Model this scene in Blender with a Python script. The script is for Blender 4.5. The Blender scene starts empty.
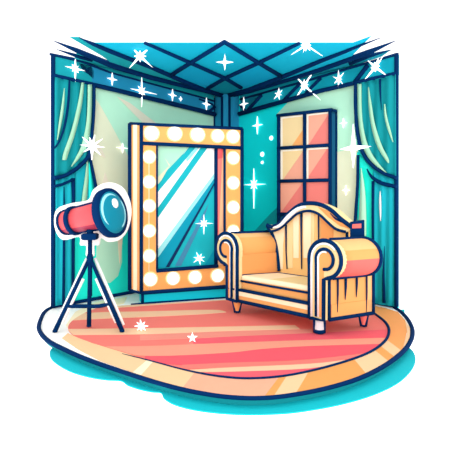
import bpy, bmesh, math, random
from mathutils import Vector as V, Matrix
random.seed(4)
SC = bpy.context.scene
COL = SC.collection
PI = math.pi

# ------------------------------------------------------------------ camera numbers
F, CX, VH, CH = 470.0, 225.0, 200.0, 1.18          # focal (px), centre column, horizon row, eye height
EYE = V((0, 0, CH))
CEIL = 2.764
def ray(u, v): return V(((u-CX)/F, 1.0, (VH-v)/F))
def on_plane(u, v, p, n):
    d = ray(u, v); t = (p-EYE).dot(n)/d.dot(n)
    return EYE + d*t
class Plane:
    """a real plane of the set (wall, ceiling, floor, mirror front): maps photo points onto it"""
    def __init__(s, p, n): s.p = V(p); s.n = V(n).normalized()
    def __call__(s, u, v, off=0.0): return on_plane(u, v, s.p+s.n*off, s.n)
    def pts(s, l, off=0.0): return [s(u, v, off) for u, v in l]
FLOOR = Plane((0, 0, 0), (0, 0, 1))
ROOF = Plane((0, 0, CEIL), (0, 0, -1))
CORNER, LF, RF = V((0, 7.29, 0)), V((-1.89, 5.135, 0)), V((1.89, 5.135, 0))
nl = V(((CORNER-LF).y, -(CORNER-LF).x, 0)).normalized()
nr = V((-nl.x, nl.y, 0))
WL, WR = Plane(LF, nl), Plane(RF, nr)

# ------------------------------------------------------------------ materials
def lin(c):
    c /= 255.0
    return c/12.92 if c <= 0.04045 else ((c+0.055)/1.055)**2.4
MATS = {}
ALB = {'cyan': [0.002, 0.4475, 0.6728], 'ceil_blue': [0.002, 0.4, 0.68], 'cornice': [0.006, 0.33, 0.38], 'ceil_teal': [0.002, 0.27, 0.37], 'truss_blue': [0.014, 0.2768, 0.4891], 'truss_teal': [0.002, 0.3272, 0.4261], 'mint': [0.52, 0.9, 0.66], 'beige': [0.82, 0.84, 0.6], 'aqua': [0.012, 0.9, 0.74], 'turquoise': [0.002, 0.88, 0.9], 'curtain': [0.003, 0.2576, 0.2885], 'curtain_low': [0.0078, 0.4332, 0.5277], 'frame_amber': [0.86, 0.4, 0.12], 'plinth_teal': [0.0034, 0.5206, 0.6513], 'pane_cream': [0.9, 0.6508, 0.3262], 'pane_coral': [0.85, 0.2, 0.17], 'pane_peach': [0.9, 0.38, 0.26], 'salmon': [0.9, 0.2, 0.165], 'light_salmon': [0.8528, 0.325, 0.2238], 'red_coral': [0.82, 0.1, 0.135], 'coral': [0.86, 0.115, 0.15], 'rug_peach': [0.899, 0.5503, 0.3422], 'blush': [0.8545, 0.2769, 0.2157], 'cream': [0.8841, 0.5713, 0.3187], 'amber': [0.8225, 0.3513, 0.1002], 'orange': [0.8759, 0.358, 0.1106], 'peach': [0.8528, 0.4155, 0.2692], 'chair_cream': [0.88, 0.68, 0.34], 'chair_orange': [0.7907, 0.3782, 0.1207], 'chair_pink': [0.8225, 0.1438, 0.1241], 'chair_amber': [0.8, 0.34, 0.11], 'chair_tan': [0.86, 0.46, 0.19], 'red': [0.78, 0.085, 0.1], 'lens_teal': [0.002, 0.23, 0.34], 'shadow_cyan': [0.0055, 0.5043, 0.5668], 'shadow_teal': [0.0057, 0.2783, 0.3078], 'curtain_pale': [0.36, 0.66, 0.45], 'back_tan': [0.9, 0.56, 0.22], 'lens_glint_cyan': [0.33, 0.75, 0.84], 'glass_teal': [0.008, 0.43, 0.5]}
def mat(name, rgb, rough=0.75, spec=0.12, emit=0.0, coat=0.0):
    m = bpy.data.materials.new(name); m.use_nodes = True
    nt = m.node_tree; b = nt.nodes['Principled BSDF']
    col = list(ALB.get(name, [lin(c) for c in rgb]))
    # a very faint procedural mottling so no surface is dead flat
    tc = nt.nodes.new('ShaderNodeTexCoord'); nz = nt.nodes.new('ShaderNodeTexNoise')
    nz.inputs['Scale'].default_value = 9.0; nz.inputs['Detail'].default_value = 3.0
    mx = nt.nodes.new('ShaderNodeMix'); mx.data_type = 'RGBA'
    mx.inputs[6].default_value = (*[c*0.975 for c in col], 1); mx.inputs[7].default_value = (*[min(1, c*1.02) for c in col], 1)
    nt.links.new(tc.outputs['Object'], nz.inputs['Vector']); nt.links.new(nz.outputs['Fac'], mx.inputs[0])
    nt.links.new(mx.outputs[2], b.inputs['Base Color'])
    b.inputs['Roughness'].default_value = rough
    b.inputs['Specular IOR Level'].default_value = spec
    b.inputs['Coat Weight'].default_value = coat
    if emit:
        b.inputs['Emission Color'].default_value = (*col, 1); b.inputs['Emission Strength'].default_value = emit
    MATS[name] = m
    return m
mat('navy', (3, 42, 88), 0.8, 0.03)
mat('white', (252, 251, 248))
mat('sparkle_white', (255, 255, 255), emit=1.0)
mat('bulb', (255, 252, 245), emit=1.0)
mat('bulb_halo', (255, 222, 160), emit=0.15)
mat('cyan', (0, 200, 232)); mat('ceil_blue', (0, 168, 218)); mat('ceil_teal', (0, 150, 172)); mat('cornice', (22, 166, 174))
mat('truss_blue', (38, 128, 166)); mat('truss_teal', (6, 146, 172))
mat('mint', (170, 222, 192)); mat('beige', (222, 226, 196)); mat('turquoise', (10, 196, 194)); mat('aqua', (22, 202, 184)); mat('pale_ray', (238, 230, 206)); mat('deep_turq', (20, 172, 180))
mat('curtain', (28, 165, 172)); mat('curtain_pale', (196, 238, 204)); mat('curtain_low', (30, 160, 168)); 
mat('shadow_cyan', (24, 196, 208)); mat('shadow_teal', (28, 160, 170))
mat('amber', (252, 184, 100)); mat('cream', (254, 224, 168)); mat('pale_cream', (255, 236, 200)); mat('peach', (253, 198, 160)); mat('orange', (250, 170, 102)); mat('deep_orange', (240, 140, 84)); mat('tan', (252, 208, 120))
mat('pink', (252, 130, 122)); mat('salmon', (251, 130, 120)); mat('light_salmon', (253, 172, 146)); mat('coral', (254, 104, 116)); mat('red_coral', (250, 84, 102)); mat('rug_peach', (254, 208, 170)); mat('blush', (253, 156, 138))
mat('red', (248, 92, 98), 0.5, 0.3); mat('shade_maroon', (160, 48, 76), 0.5, 0.3)
mat('lens_teal', (0, 136, 166), 0.5, 0.12); mat('lens_glint_cyan', (128, 218, 232), 0.5, 0.12)
mat('glass_teal', (24, 192, 202), 0.55, 0.1); mat('glass_deep', (0, 152, 180), 0.55, 0.1); mat('glass_ice', (150, 228, 232), 0.55, 0.1); mat('glass_slate', (64, 134, 170), 0.55, 0.1); mat('glass_white', (254, 254, 254), 0.55, 0.1)
mat('glass_mint', (168, 222, 196), 0.55, 0.1); mat('glass_beige', (222, 226, 192), 0.55, 0.1); mat('glass_navy', (3, 42, 88), 0.55, 0.1)
mat('pane_cream', (254, 224, 168), 0.35, 0.3); mat('pane_orange', (250, 170, 98), 0.35, 0.3); mat('pane_peach', (252, 176, 148), 0.35, 0.3); mat('pane_coral', (250, 132, 122), 0.35, 0.3); mat('pane_edge', (255, 246, 226), 0.35, 0.3)
mat('frame_amber', (252, 184, 100)); mat('frame_orange', (250, 170, 102)); mat('plinth_teal', (24, 192, 202))
for n_, c_ in (('cream', (254, 224, 168)), ('pale_cream', (255, 234, 196)), ('tan', (252, 208, 120)), ('amber', (250, 184, 98)), ('orange', (248, 168, 98)), ('deep_orange', (240, 140, 84)), ('pink', (250, 130, 122))): mat('chair_'+n_, c_)
mat('back_tan', (252, 206, 124)); mat('frame_side', (20, 92, 128)); mat('leg_grey', (226, 234, 236))

# ------------------------------------------------------------------ mesh building
def smooth(pts, n=6):
    """Catmull-Rom through 2D or 3D points"""
    P = [V(p) for p in pts]; out = []
    for i in range(len(P)-1):
        p0 = P[max(i-1, 0)]; p1 = P[i]; p2 = P[i+1]; p3 = P[min(i+2, len(P)-1)]
        for k in range(n):
            t = k/n
            out.append(0.5*((2*p1)+(p2-p0)*t+(2*p0-5*p1+4*p2-p3)*t*t+(3*p1-p0-3*p2+p3)*t**3))
    out.append(P[-1]); return out
def closed_smooth(pts, n=5):
    P = [V(p) for p in pts]; N = len(P); out = []
    for i in range(N):
        p0, p1, p2, p3 = P[i-1], P[i], P[(i+1) % N], P[(i+2) % N]
        for k in range(n):
            t = k/n
            out.append(0.5*((2*p1)+(p2-p0)*t+(2*p0-5*p1+4*p2-p3)*t*t+(3*p1-p0-3*p2+p3)*t**3))
    return out
class MB:
    def __init__(s): s.bm = bmesh.new(); s.mats = []; s.sm = []
    def mi(s, m):
        if m not in s.mats: s.mats.append(m)
        return s.mats.index(m)
    def faces(s, fs, m, sm=False):
        i = s.mi(m)
        for f in fs: f.material_index = i; f.smooth = sm
    def prism(s, pts, ext, m):
        """closed planar polygon given thickness along ext"""
        ext = V(ext); bm = s.bm
        a = [bm.verts.new(p) for p in pts]; b = [bm.verts.new(V(p)+ext) for p in pts]
        n = len(a); fs = [bm.faces.new(a), bm.faces.new(b[::-1])]
        for i in range(n): fs.append(bm.faces.new((a[i], b[i], b[(i+1) % n], a[(i+1) % n])))
        s.faces(fs, m); return s
    def hull(s, pts, m):
        vs = [s.bm.verts.new(p) for p in pts]
        r = bmesh.ops.convex_hull(s.bm, input=vs)
        s.faces([g for g in r['geom'] if isinstance(g, bmesh.types.BMFace)], m); return s
    def tube(s, pts, r, m, n=8, closed=False):
        P = [V(p) for p in pts]
        if not hasattr(r, '__len__'): r = [r]*len(P)
        N = len(P); rings = []; up = None
        for i in range(N):
            if closed: t = (P[(i+1) % N]-P[i-1])
            else: t = P[min(i+1, N-1)]-P[max(i-1, 0)]
            t.normalize()
            if up is None:
                up = t.orthogonal().normalized()
            up = (up - t*up.dot(t))
            if up.length < 1e-6: up = t.orthogonal()
            up.normalize(); w = t.cross(up)
            rings.append([s.bm.verts.new(P[i]+(up*math.cos(2*PI*k/n)+w*math.sin(2*PI*k/n))*r[i]) for k in range(n)])
        fs = []
        for i in range(N if closed else N-1):
            A, B = rings[i], rings[(i+1) % N]
            for k in range(n): fs.append(s.bm.faces.new((A[k], A[(k+1) % n], B[(k+1) % n], B[k])))
        s.faces(fs, m, True)
        if not closed: s.faces([s.bm.faces.new(rings[0][::-1]), s.bm.faces.new(rings[-1])], m)
        return s
    def lathe(s, prof, base, axis, m, n=28, e=None, mfun=None):
        """prof: (r, t) pairs along axis from base"""
        ax = V(axis).normalized(); e1 = V(e) if e else ax.orthogonal(); e1 = (e1-ax*e1.dot(ax)).normalized(); e2 = ax.cross(e1)
        base = V(base); rings = []
        for r, t in prof:
            rings.append([s.bm.verts.new(base+ax*t+(e1*math.cos(2*PI*k/n)+e2*math.sin(2*PI*k/n))*max(r, 1e-4)) for k in range(n)])
        for i in range(len(rings)-1):
            for k in range(n):
                f = s.bm.faces.new((rings[i][k], rings[i][(k+1) % n], rings[i+1][(k+1) % n], rings[i+1][k]))
                s.faces([f], mfun(2*PI*(k+.5)/n) if mfun else m, True)
        s.faces([s.bm.faces.new(rings[0][::-1]), s.bm.faces.new(rings[-1])], m); return s
    def grid(s, G, back, m):
        """G rows of points; a sheet with thickness given by vector back"""
        back = V(back); R, C = len(G), len(G[0])
        A = [[s.bm.verts.new(p) for p in r] for r in G]; B = [[s.bm.verts.new(V(p)+back) for p in r] for r in G]
        fs = []
        for i in range(R-1):
            for j in range(C-1):
                fs.append(s.bm.faces.new((A[i][j], A[i][j+1], A[i+1][j+1], A[i+1][j])))
                fs.append(s.bm.faces.new((B[i][j], B[i+1][j], B[i+1][j+1], B[i][j+1])))
        for i in range(R-1):
            for j in (0, C-1): fs.append(s.bm.faces.new((A[i][j], A[i+1][j], B[i+1][j], B[i][j])))
        for j in range(C-1):
            for i in (0, R-1): fs.append(s.bm.faces.new((A[i][j], A[i][j+1], B[i][j+1], B[i][j])))
        s.faces(fs, m, True); return s
    def build(s, name, parent=None, base=None):
        bm = s.bm
        bmesh.ops.recalc_face_normals(bm, faces=bm.faces[:])
        if parent is not None:
            org = WORLD[parent.name]
        else:
            if base is None:
                zs = min(v.co.z for v in bm.verts); c = sum((v.co for v in bm.verts), V())/len(bm.verts); base = V((c.x, c.y, zs))
            org = V(base)
        for v in bm.verts: v.co -= org
        me = bpy.data.meshes.new(name); bm.to_mesh(me); bm.free()
        for m in s.mats: me.materials.append(MATS[m])
        o = bpy.data.objects.new(name, me); COL.objects.link(o)
        if parent is not None: o.parent = parent; WORLD[o.name] = org
        else: o.location = org; WORLD[o.name] = org
        return o
WORLD = {}
def thing(name, label, cat, base, group=None):
    o = bpy.data.objects.new(name, None); COL.objects.link(o); o.location = V(base); WORLD[o.name] = V(base)
    o.empty_display_size = 0.1
    return tag(o, label, cat, group)
def tag(o, label, cat, group=None):
    o['label'] = label; o['category'] = cat
    if group: o['group'] = group
    return o
def struct(o): o['kind'] = 'structure'; return o
def px(w, Y): return w*Y/F*0.5          # half of a w-pixel line at distance Y
def line(mb, plane, pts, w, off=0.0, m='navy', sm=0, n=8):
    """a navy edging cord lying on a plane; w a width or (start, mid..., end) widths in photo pixels"""
    q = smooth([(a, b, 0) for a, b in pts], sm) if sm else [V((a, b, 0)) for a, b in pts]
    P = [plane(p.x, p.y, off) for p in q]
    if hasattr(w, '__len__'):
        k = len(P)-1; rr = []
        for i, p in enumerate(P):
            t = i/k*(len(w)-1); j = min(int(t), len(w)-2); rr.append(px(w[j]+(w[j+1]-w[j])*(t-j), p.y))
    else: rr = [px(w, p.y) for p in P]
    mb.tube(P, rr, m, n)

# ================================================================== SETTING
# ---- floor: raised stage slab, rounded front, running back under both walls
outline = [(39, 325), (41, 333), (49, 341), (63, 348.3), (80, 356), (100, 363.5), (125, 372), (150, 380), (175, 387), (200, 392.3), (225, 396), (250, 397.5), (275, 396.5), (300, 393), (325, 388), (350, 381), (370, 373), (388, 363), (402, 352), (410, 342), (412.5, 332), (410, 323), (403, 314), (395, 308)]
out3 = [FLOOR(p.x, p.y) for p in smooth([(a, b, 0) for a, b in [(53, 307), (44, 313)]+outline], 5)]
back = [V((1.98, 5.14, 0)), V((0.0, 7.42, 0)), V((-1.98, 5.14, 0))]
fm = MB(); fm.prism(out3+back, (0, 0, -0.016), 'white'); floor = struct(fm.build('floor'))
e = MB(); e.tube([p+V((0, 0, -0.004)) for p in out3], [px(4.6, p.y) for p in out3], 'navy', 8); struct(e.build('trim_1'))
# dark teal tier painting the drop shadow under the lip, recessed a little
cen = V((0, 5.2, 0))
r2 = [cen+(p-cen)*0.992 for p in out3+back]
rm = MB(); rm.prism([p+V((0, 0, -0.0165)) for p in r2], (0, 0, -0.038), 'shadow_teal'); struct(rm.build('stage_drop_shadow'))
# cyan splash-shaped pad under the stage, its ground shadow painted in colour
GP = Plane((0, 0, -0.055), (0, 0, 1))
gp = [(60, 344), (51, 349), (50, 356), (56, 363), (70, 371), (88, 376.5), (106, 379.5), (121, 380.5), (128, 385), (140, 389), (152, 391.5), (161, 392.5), (164, 398), (174, 404), (192, 409), (215, 412.3), (240, 414), (262, 414), (290, 412.5), (318, 408.5), (345, 403), (372, 395), (395, 384.5), (409, 373), (415.5, 361), (413, 351), (405, 345)]
gpts = [GP(p.x, p.y) for p in smooth([(a, b, 0) for a, b in gp], 4)]+[V((1.3, 5.0, -.055)), V((0, 6.2, -.055)), V((-1.3, 5.0, -.055))]
gm = MB(); gm.prism(gpts, (0, 0, -0.008), 'shadow_cyan'); struct(gm.build('stage_ground_shadow'))

# ---- walls
def wall(name, A, B, n, m):
    w = MB(); w.prism([A, B, B+V((0, 0, CEIL)), A+V((0, 0, CEIL))], -n*0.02, m); return struct(w.build(name))
wall('wall_left', LF, CORNER, nl, 'mint')
wall('wall_right', RF, CORNER, nr, 'turquoise')
# painted colour fields on the walls (thin panels)
pm = MB()
def field(plane, pts, m, off, mb): mb.prism(plane.pts(pts, off), plane.n*-0.0035, m)
field(WL, [(92, 94), (99, 103), (113, 128), (129, 158), (142, 172), (150, 300), (90, 300)], 'beige', 0.004, pm)
field(WL, [(117, 96.5), (130, 103), (160, 126), (149, 129)], 'pale_ray', 0.008, pm)  # light ray painted on the wall as a pale sliver
field(WL, [(56, 196), (97, 200), (108, 228), (128, 226), (150, 236), (225, 236), (225, 275), (150, 289), (55, 307)], 'aqua', 0.008, pm)
field(WL, [(97, 226), (104, 226), (122, 236), (122, 262), (118, 276), (110, 283), (101, 283), (96, 276)], 'mint', 0.012, pm)
field(WL, [(117, 232), (123, 234), (121, 258), (119.5, 264)], 'pale_cream', 0.015, pm)
field(WL, [(97, 139), (106, 158), (101, 156), (96, 150)], 'pale_ray', 0.008, pm)
field(WL, [(105, 172), (110, 186), (104, 188), (102, 184)], 'pale_ray', 0.008, pm)
struct(pm.build('trim_4'))
pm = MB()
field(WR, [(277, 114), (291, 99), (356, 84), (358, 150), (283, 205), (283, 114)], 'mint', 0.004, pm)
field(WR, [(283, 206), (283, 165), (358, 147), (358, 235), (283, 240)], 'beige', 0.008, pm)
field(WR, [(279, 206), (279, 245), (240, 250), (250, 236), (270, 214)], 'deep_turq', 0.010, pm)
struct(pm.build('trim_5'))
# corner post with capital: three faces between navy edges
pc = MB()
def col3(u, Yv): return V(((u-CX)/F*Yv, Yv, 0))
q = [col3(214.5, 7.10), col3(222, 6.98), col3(229.5, 6.98), col3(240, 7.06)]
pc.prism(q+[V((0.05, 7.25, 0)), V((-0.05, 7.25, 0))], (0, 0, CEIL-0.01), 'truss_blue'); 
for p in q:
    pc.tube([p+V((0, 0, 0.02)), p+V((0, 0, 2.72))], px(2.4, 7), 'navy')
struct(pc.build('trim_6'))
# ---- ceiling
cm = MB()
def rp(pts, m, off=0.0, t=0.006): cm.prism(ROOF.pts(pts, off), (0, 0, t), m)
rp([(92, 43), (353, 43), (371, 36.5), (352, 56), (320, 69), (225, 98), (150, 67), (110, 52)], 'cyan')
rp([(191, 63), (225, 78), (207, 88), (171, 75)], 'ceil_blue', 0.003, 0.003)
rp([(258, 63), (280, 76), (243, 88), (225, 78)], 'ceil_blue', 0.003, 0.003)
rp([(225, 78), (243, 88), (225, 95), (207, 88)], 'ceil_teal', 0.003, 0.003)
rp([(70, 37.4), (79, 37.4), (110, 51), (150, 66), (200, 88), (222, 95), (200, 89), (150, 75), (110, 62), (102, 56)], 'cornice', 0.004)
rp([(77, 52), (110, 65), (200, 89.5), (224, 95), (224, 98.5), (200, 97), (110, 73), (74, 60)], 'cornice', 0.004)
rp([(224, 95), (250, 90), (290, 78), (320, 70), (375, 53), (391, 50), (381, 57), (320, 77), (280, 87), (224, 99)], 'ceil_teal', 0.004)
struct(cm.build('ceiling'))
tb = MB()
def cl(pts, w, off=0.012): line(tb, ROOF, pts, [x*1.35 for x in w] if hasattr(w, '__len__') else w*1.35, off)
cl([(145, 43), (191, 63), (225, 78), (241, 87.5)], (2.6, 3.4, 3.4, 3.2))
cl([(299, 43.5), (258, 63), (225, 78), (208, 88)], (2.6, 3.4, 3.4, 3.2))
cl([(224.5, 42), (191, 62.5), (171, 75)], 3.4); cl([(224.5, 42), (258, 62.5), (281, 76)], 3.4)
cl([(79, 37.6), (93, 44), (110, 51), (150, 66.5), (200, 88), (222, 95)], (0.5, 3, 4, 4, 4.4, 4.4))
cl([(54, 41), (78, 51), (110, 64.5), (150, 76.5), (200, 89.5), (224, 95)], (0.5, 4, 5, 5, 3.5, 3.5))
cl([(57, 49.5), (77, 56), (92, 60)], (0.5, 3, 3)); 
cl([(228, 95), (250, 89), (290, 73.5), (320, 61), (345, 51.5), (380, 38)], (4.4, 4.4, 4, 3.6, 3, 0.5))
cl([(228, 96), (250, 91), (290, 79), (320, 69.5), (368, 52.5), (395, 41)], (3.4, 3.4, 3.4, 4, 4.4, 0.5))
cl([(350, 63.5), (372, 55), (391, 50)], (3, 3, 0.5))
struct(tb.build('trim_7'))
# ---- truss beams along the wall tops
def beam(plane, pieces, cords, name):
    b = MB()
    for pts, m in pieces: b.prism(plane.pts(pts, 0.05), plane.n*-0.048, m)
    for pts, w in cords: line(b, plane, pts, [x*1.15 for x in w] if hasattr(w, '__len__') else w*1.15, 0.055)
    struct(b.build(name))
beam(WL, [([(53, 55), (92, 65.5), (92, 85), (53, 76)], 'cornice'), ([(92, 65.5), (110, 72.5), (200, 97), (214, 100.5), (214, 113), (110, 88.5), (92, 84.5)], 'truss_blue'), ([(92, 64.5), (214, 95.2), (214, 100.5), (200, 97), (110, 72.5), (92, 66)], 'cornice'), ([(79, 63), (91, 66), (94, 71), (93.5, 79), (88, 74), (83, 71)], 'navy')],
     [([(52.5, 75.5), (110, 88.7), (200, 110.5), (215, 114.5)], 4.0), ([(50, 54), (80, 60.5), (110, 72.5), (200, 97), (214, 101)], (2.2, 3, 1.6, 1.6, 1.6)), ([(207, 113), (215, 107)], 2.5), ([(199, 99), (212, 104), (215, 108)], 1.6)], 'trim_8')
beam(WR, [([(240, 99.5), (320, 77), (397, 54), (397, 74.5), (320, 91), (240, 113)], 'truss_teal'), ([(240, 94.2), (390, 56.5), (320, 77), (240, 99.5)], 'ceil_teal'), ([(241, 100), (262, 94), (250, 109.5), (241, 112.5)], 'truss_blue')],
     [([(239, 114), (320, 91), (397, 73.5)], 4.0), ([(240, 99.5), (320, 77), (367, 63), (397, 54)], (1.8, 2.2, 2.2, 2.6)), ([(248, 110), (262, 95)], 3.0), ([(283, 101), (300, 84)], 3.0), ([(306, 93), (321, 78)], 3.0), ([(355, 82), (368, 65)], 4.2), ([(240, 105), (247, 112)], 2.4)], 'trim_9')
# navy edge posts at the open ends of both walls
ep = MB(); ep.tube([WL(53, 54, 0.05), WL(53, 306.5, 0.05)], px(4.6, 5.1), 'navy'); struct(ep.build('trim_10'))
ep = MB(); ep.tube([WR(396.5, 53.5, 0.05), WR(396.5, 306.5, 0.05)], px(4.6, 5.1), 'navy'); struct(ep.build('trim_11'))
bb = MB(); bb.tube([LF+nl*.02+V((0, 0, .02)), CORNER+V((-.05, -.1, .02))], .02, 'navy'); struct(bb.build('baseboard_left'))
bb = MB(); bb.tube([RF+nr*.02+V((0, 0, .02)), CORNER+V((.05, -.1, .02))], .02, 'navy'); struct(bb.build('baseboard_right'))

# ---- window: front plane turned a little off the wall, box tapers back onto the wall
WN = Plane((1.30, 5.70, 0), (-0.588, -0.81, 0))
wroot = struct(bpy.data.objects.new('window_1', None)); COL.objects.link(wroot); wroot.location = WR(305, 225, 0); WORLD['window_1'] = WR(305, 225, 0).copy()
w = MB()
fr = [(277, 114.6), (331, 109), (331, 232), (277, 236)]
bkp = [WR(282, 116, 0.0), WR(336.5, 110.5, 0.0), WR(336.5, 230, 0.0), WR(282, 236, 0.0)]
w.hull(WN.pts(fr, -0.03)+bkp, 'frame_side'); w.build('casing', wroot)
w = MB()
for p in ([(278.7, 115.8), (278.7, 236)], [(304.6, 112.8), (304.6, 234)], [(330, 109.5), (330, 232)], [(277, 115.7), (332, 109.6)], [(277.5, 148.3), (331, 145)], [(277.5, 181.2), (331, 180)], [(277.5, 214), (331, 215)], [(277.5, 236), (331, 232)]):
    line(w, WN, p, 3.6, 0.0)
line(w, WN, [(331, 109.6), (336.5, 111)], 3, -0.02)
w.tube([WR(336.5, 111, .01), WR(336.5, 230, .01)], px(2, 5.7), 'navy')
w.build('window_frame', wroot)
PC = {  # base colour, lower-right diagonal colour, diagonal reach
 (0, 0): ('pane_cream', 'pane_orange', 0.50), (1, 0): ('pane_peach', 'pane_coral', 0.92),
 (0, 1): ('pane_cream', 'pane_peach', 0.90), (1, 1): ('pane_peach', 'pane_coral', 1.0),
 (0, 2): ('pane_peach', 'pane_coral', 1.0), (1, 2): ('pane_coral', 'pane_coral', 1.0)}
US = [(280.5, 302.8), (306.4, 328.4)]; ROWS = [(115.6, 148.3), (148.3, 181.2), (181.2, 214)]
def rowv(k, u):   # row boundary as it falls across the panes
    top = [(115.7, 109.6), (148.3, 145), (181.2, 180), (214, 215)][k]; t = (u-277)/54
    return top[0]+(top[1]-top[0])*t
for c, (u0, u1) in enumerate(US):
    for r in range(3):
        a, b, d = PC[(c, r)]; g = MB()
        tl = (u0, rowv(r, u0)+1.6); tr = (u1, rowv(r, u1)+1.6); bl = (u0, rowv(r+1, u0)-1.6); br = (u1, rowv(r+1, u1)-1.6)
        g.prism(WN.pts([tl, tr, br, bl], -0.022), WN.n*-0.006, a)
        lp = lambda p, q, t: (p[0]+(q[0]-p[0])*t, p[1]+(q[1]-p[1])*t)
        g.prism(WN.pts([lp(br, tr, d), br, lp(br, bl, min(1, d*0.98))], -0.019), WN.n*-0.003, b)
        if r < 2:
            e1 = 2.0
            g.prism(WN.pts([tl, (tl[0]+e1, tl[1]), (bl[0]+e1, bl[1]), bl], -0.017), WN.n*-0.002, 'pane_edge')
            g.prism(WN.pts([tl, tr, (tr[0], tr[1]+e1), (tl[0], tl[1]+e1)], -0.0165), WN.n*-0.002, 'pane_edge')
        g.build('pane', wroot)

# ================================================================== CURTAINS
def drape(mb, plane, cols, m, base=0.07, amp=0.014, nf=5, rows=14, sub=5):
    cs = smooth(cols, sub); G = []
    for i in range(rows+1):
        t = i/rows; rw = []
        for j, c in enumerate(cs):
            o = base+amp*math.sin(2*PI*nf*j/(len(cs)-1)+0.6*t)
            rw.append(plane(c[0], c[1]+(c[2]-c[1])*t, o))
        G.append(rw)
    mb.grid(G, plane.n*-0.02, m)
def blade(mb, plane, L, m, off=0.088):
    """leaf-shaped strip for painted pleat highlights and lining: L = [(u,v,width)...]"""
    q = smooth(L, 5); a = [plane(p.x-p.z/2, p.y, off) for p in q]; b = [plane(p.x+p.z/2, p.y, off) for p in q]
    mb.grid([a, b], plane.n*-0.006, m)
ct = thing('curtain', 'teal curtain tied back on the left wall, behind the red spotlight', 'curtain', WL(72, 306, 0.07), 'stage curtains')
m = MB(); drape(m, WL, [(55, 77, 179), (65, 79.3, 175.5), (75, 81.6, 170), (84, 83.7, 162.5), (89, 85, 156.5), (93, 86, 138)], 'curtain', 0.08); m.build('drape', ct)
m = MB(); drape(m, WL, [(55, 180, 306), (62, 178, 304.5), (68, 175, 303), (75, 170, 301.5)], 'curtain_low', 0.055, 0.012, 3); 
drape(m, WL, [(75.5, 169, 226), (82, 163, 226), (88, 157, 216), (93, 168, 205), (96, 188, 204)], 'curtain_low', 0.045, 0.006, 2); m.build('lower_panel', ct)
m = MB()
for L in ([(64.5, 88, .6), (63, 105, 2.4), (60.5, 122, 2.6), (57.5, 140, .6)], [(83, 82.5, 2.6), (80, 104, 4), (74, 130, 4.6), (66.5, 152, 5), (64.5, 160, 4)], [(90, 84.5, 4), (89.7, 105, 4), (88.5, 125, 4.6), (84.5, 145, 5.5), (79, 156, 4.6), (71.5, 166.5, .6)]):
    blade(m, WL, L, 'curtain_pale', 0.102)  # fold highlights painted as pale strips on the drape
m.build('pleat_highlight', ct)
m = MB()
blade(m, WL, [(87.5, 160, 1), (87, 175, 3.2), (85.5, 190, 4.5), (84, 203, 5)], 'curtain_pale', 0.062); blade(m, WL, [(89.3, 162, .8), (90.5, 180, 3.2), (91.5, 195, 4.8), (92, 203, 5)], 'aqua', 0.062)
m.build('lining', ct)
m = MB()
line(m, WL, [(94, 84), (94, 105), (93.2, 122), (91.5, 138), (89.5, 150), (88.5, 156)], 3.2, 0.09, sm=4)
line(m, WL, [(54, 178), (64, 176), (74, 170.5), (83, 163), (90, 154.5)], 4.2, 0.095, sm=4)
line(m, WL, [(69.5, 80), (68.5, 100), (65.5, 122), (60, 140), (54.5, 148)], (1.6, 2.6, 2.6, 2, 1.6), 0.098, sm=4)
line(m, WL, [(54, 186.3), (62, 184.5), (73, 179.5)], 3, 0.085, sm=3)
line(m, WL, [(73, 178), (73.5, 200), (73, 303)], (4, 3, 3), 0.07)
line(m, WL, [(64, 187), (64.3, 215), (63.5, 304)], (1, 2.4, 3), 0.075)
line(m, WL, [(89.5, 156), (93, 172), (96.5, 190), (98, 204)], 3.2, 0.07, sm=3)
m.build('edging', ct)
ct = thing('curtain', 'teal curtain tied back on the right wall, behind the armchair', 'curtain', WR(380, 306, 0.07), 'stage curtains')
m = MB(); drape(m, WR, [(357, 83.5, 146), (361, 82.6, 155), (368, 81, 165), (376, 79, 172), (386, 76.5, 176.5), (395.5, 74.3, 179)], 'curtain', 0.08); m.build('drape', ct)
m = MB(); drape(m, WR, [(373, 169, 303), (380, 173, 304.5), (388, 176, 305.5), (395.5, 178, 306.5)], 'curtain_low', 0.055, 0.012, 3)
drape(m, WR, [(357, 152, 301), (362, 158, 302), (368, 164, 302.5), (373, 168, 303)], 'aqua', 0.045, 0.006, 2); m.build('lower_panel', ct)
m = MB()
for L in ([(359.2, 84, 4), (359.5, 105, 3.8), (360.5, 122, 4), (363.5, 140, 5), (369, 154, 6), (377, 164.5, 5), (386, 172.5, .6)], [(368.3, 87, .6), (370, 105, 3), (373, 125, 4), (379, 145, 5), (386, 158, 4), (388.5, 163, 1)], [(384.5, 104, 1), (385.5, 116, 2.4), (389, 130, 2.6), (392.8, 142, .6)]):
    blade(m, WR, L, 'curtain_pale', 0.102)  # pale strips paint the highlights of the folds
m.build('pleat_highlight', ct)
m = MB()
blade(m, WR, [(361, 168, .6), (362.5, 190, 4.5), (362.5, 215, 7), (362, 236, 8)], 'mint', 0.062); blade(m, WR, [(380, 191, .4), (380, 200, 1.8), (380.2, 212, 1.6), (380.5, 221, .4)], 'white', 0.082)  # the white sliver is a highlight painted on the lower curtain
m.build('lining', ct)
m = MB()
line(m, WR, [(355.5, 83), (355.5, 105), (356.5, 125), (359, 142), (364, 155), (372, 165), (383, 173), (397, 178)], 3.6, 0.095, sm=4)
line(m, WR, [(367, 169), (371, 176), (379, 182), (388, 185), (397, 186.5)], (1.2, 3, 4, 4, 4), 0.085, sm=4)
line(m, WR, [(358, 155), (357.5, 185), (355.5, 215), (353.5, 240)], 3.2, 0.07, sm=3)
line(m, WR, [(373, 181), (372.8, 215), (373.5, 303)], (3, 2.8, 2.6), 0.08)
line(m, WR, [(380, 79), (380.3, 92), (381.5, 110)], (2.4, 1.8, .5), 0.1)
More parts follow.
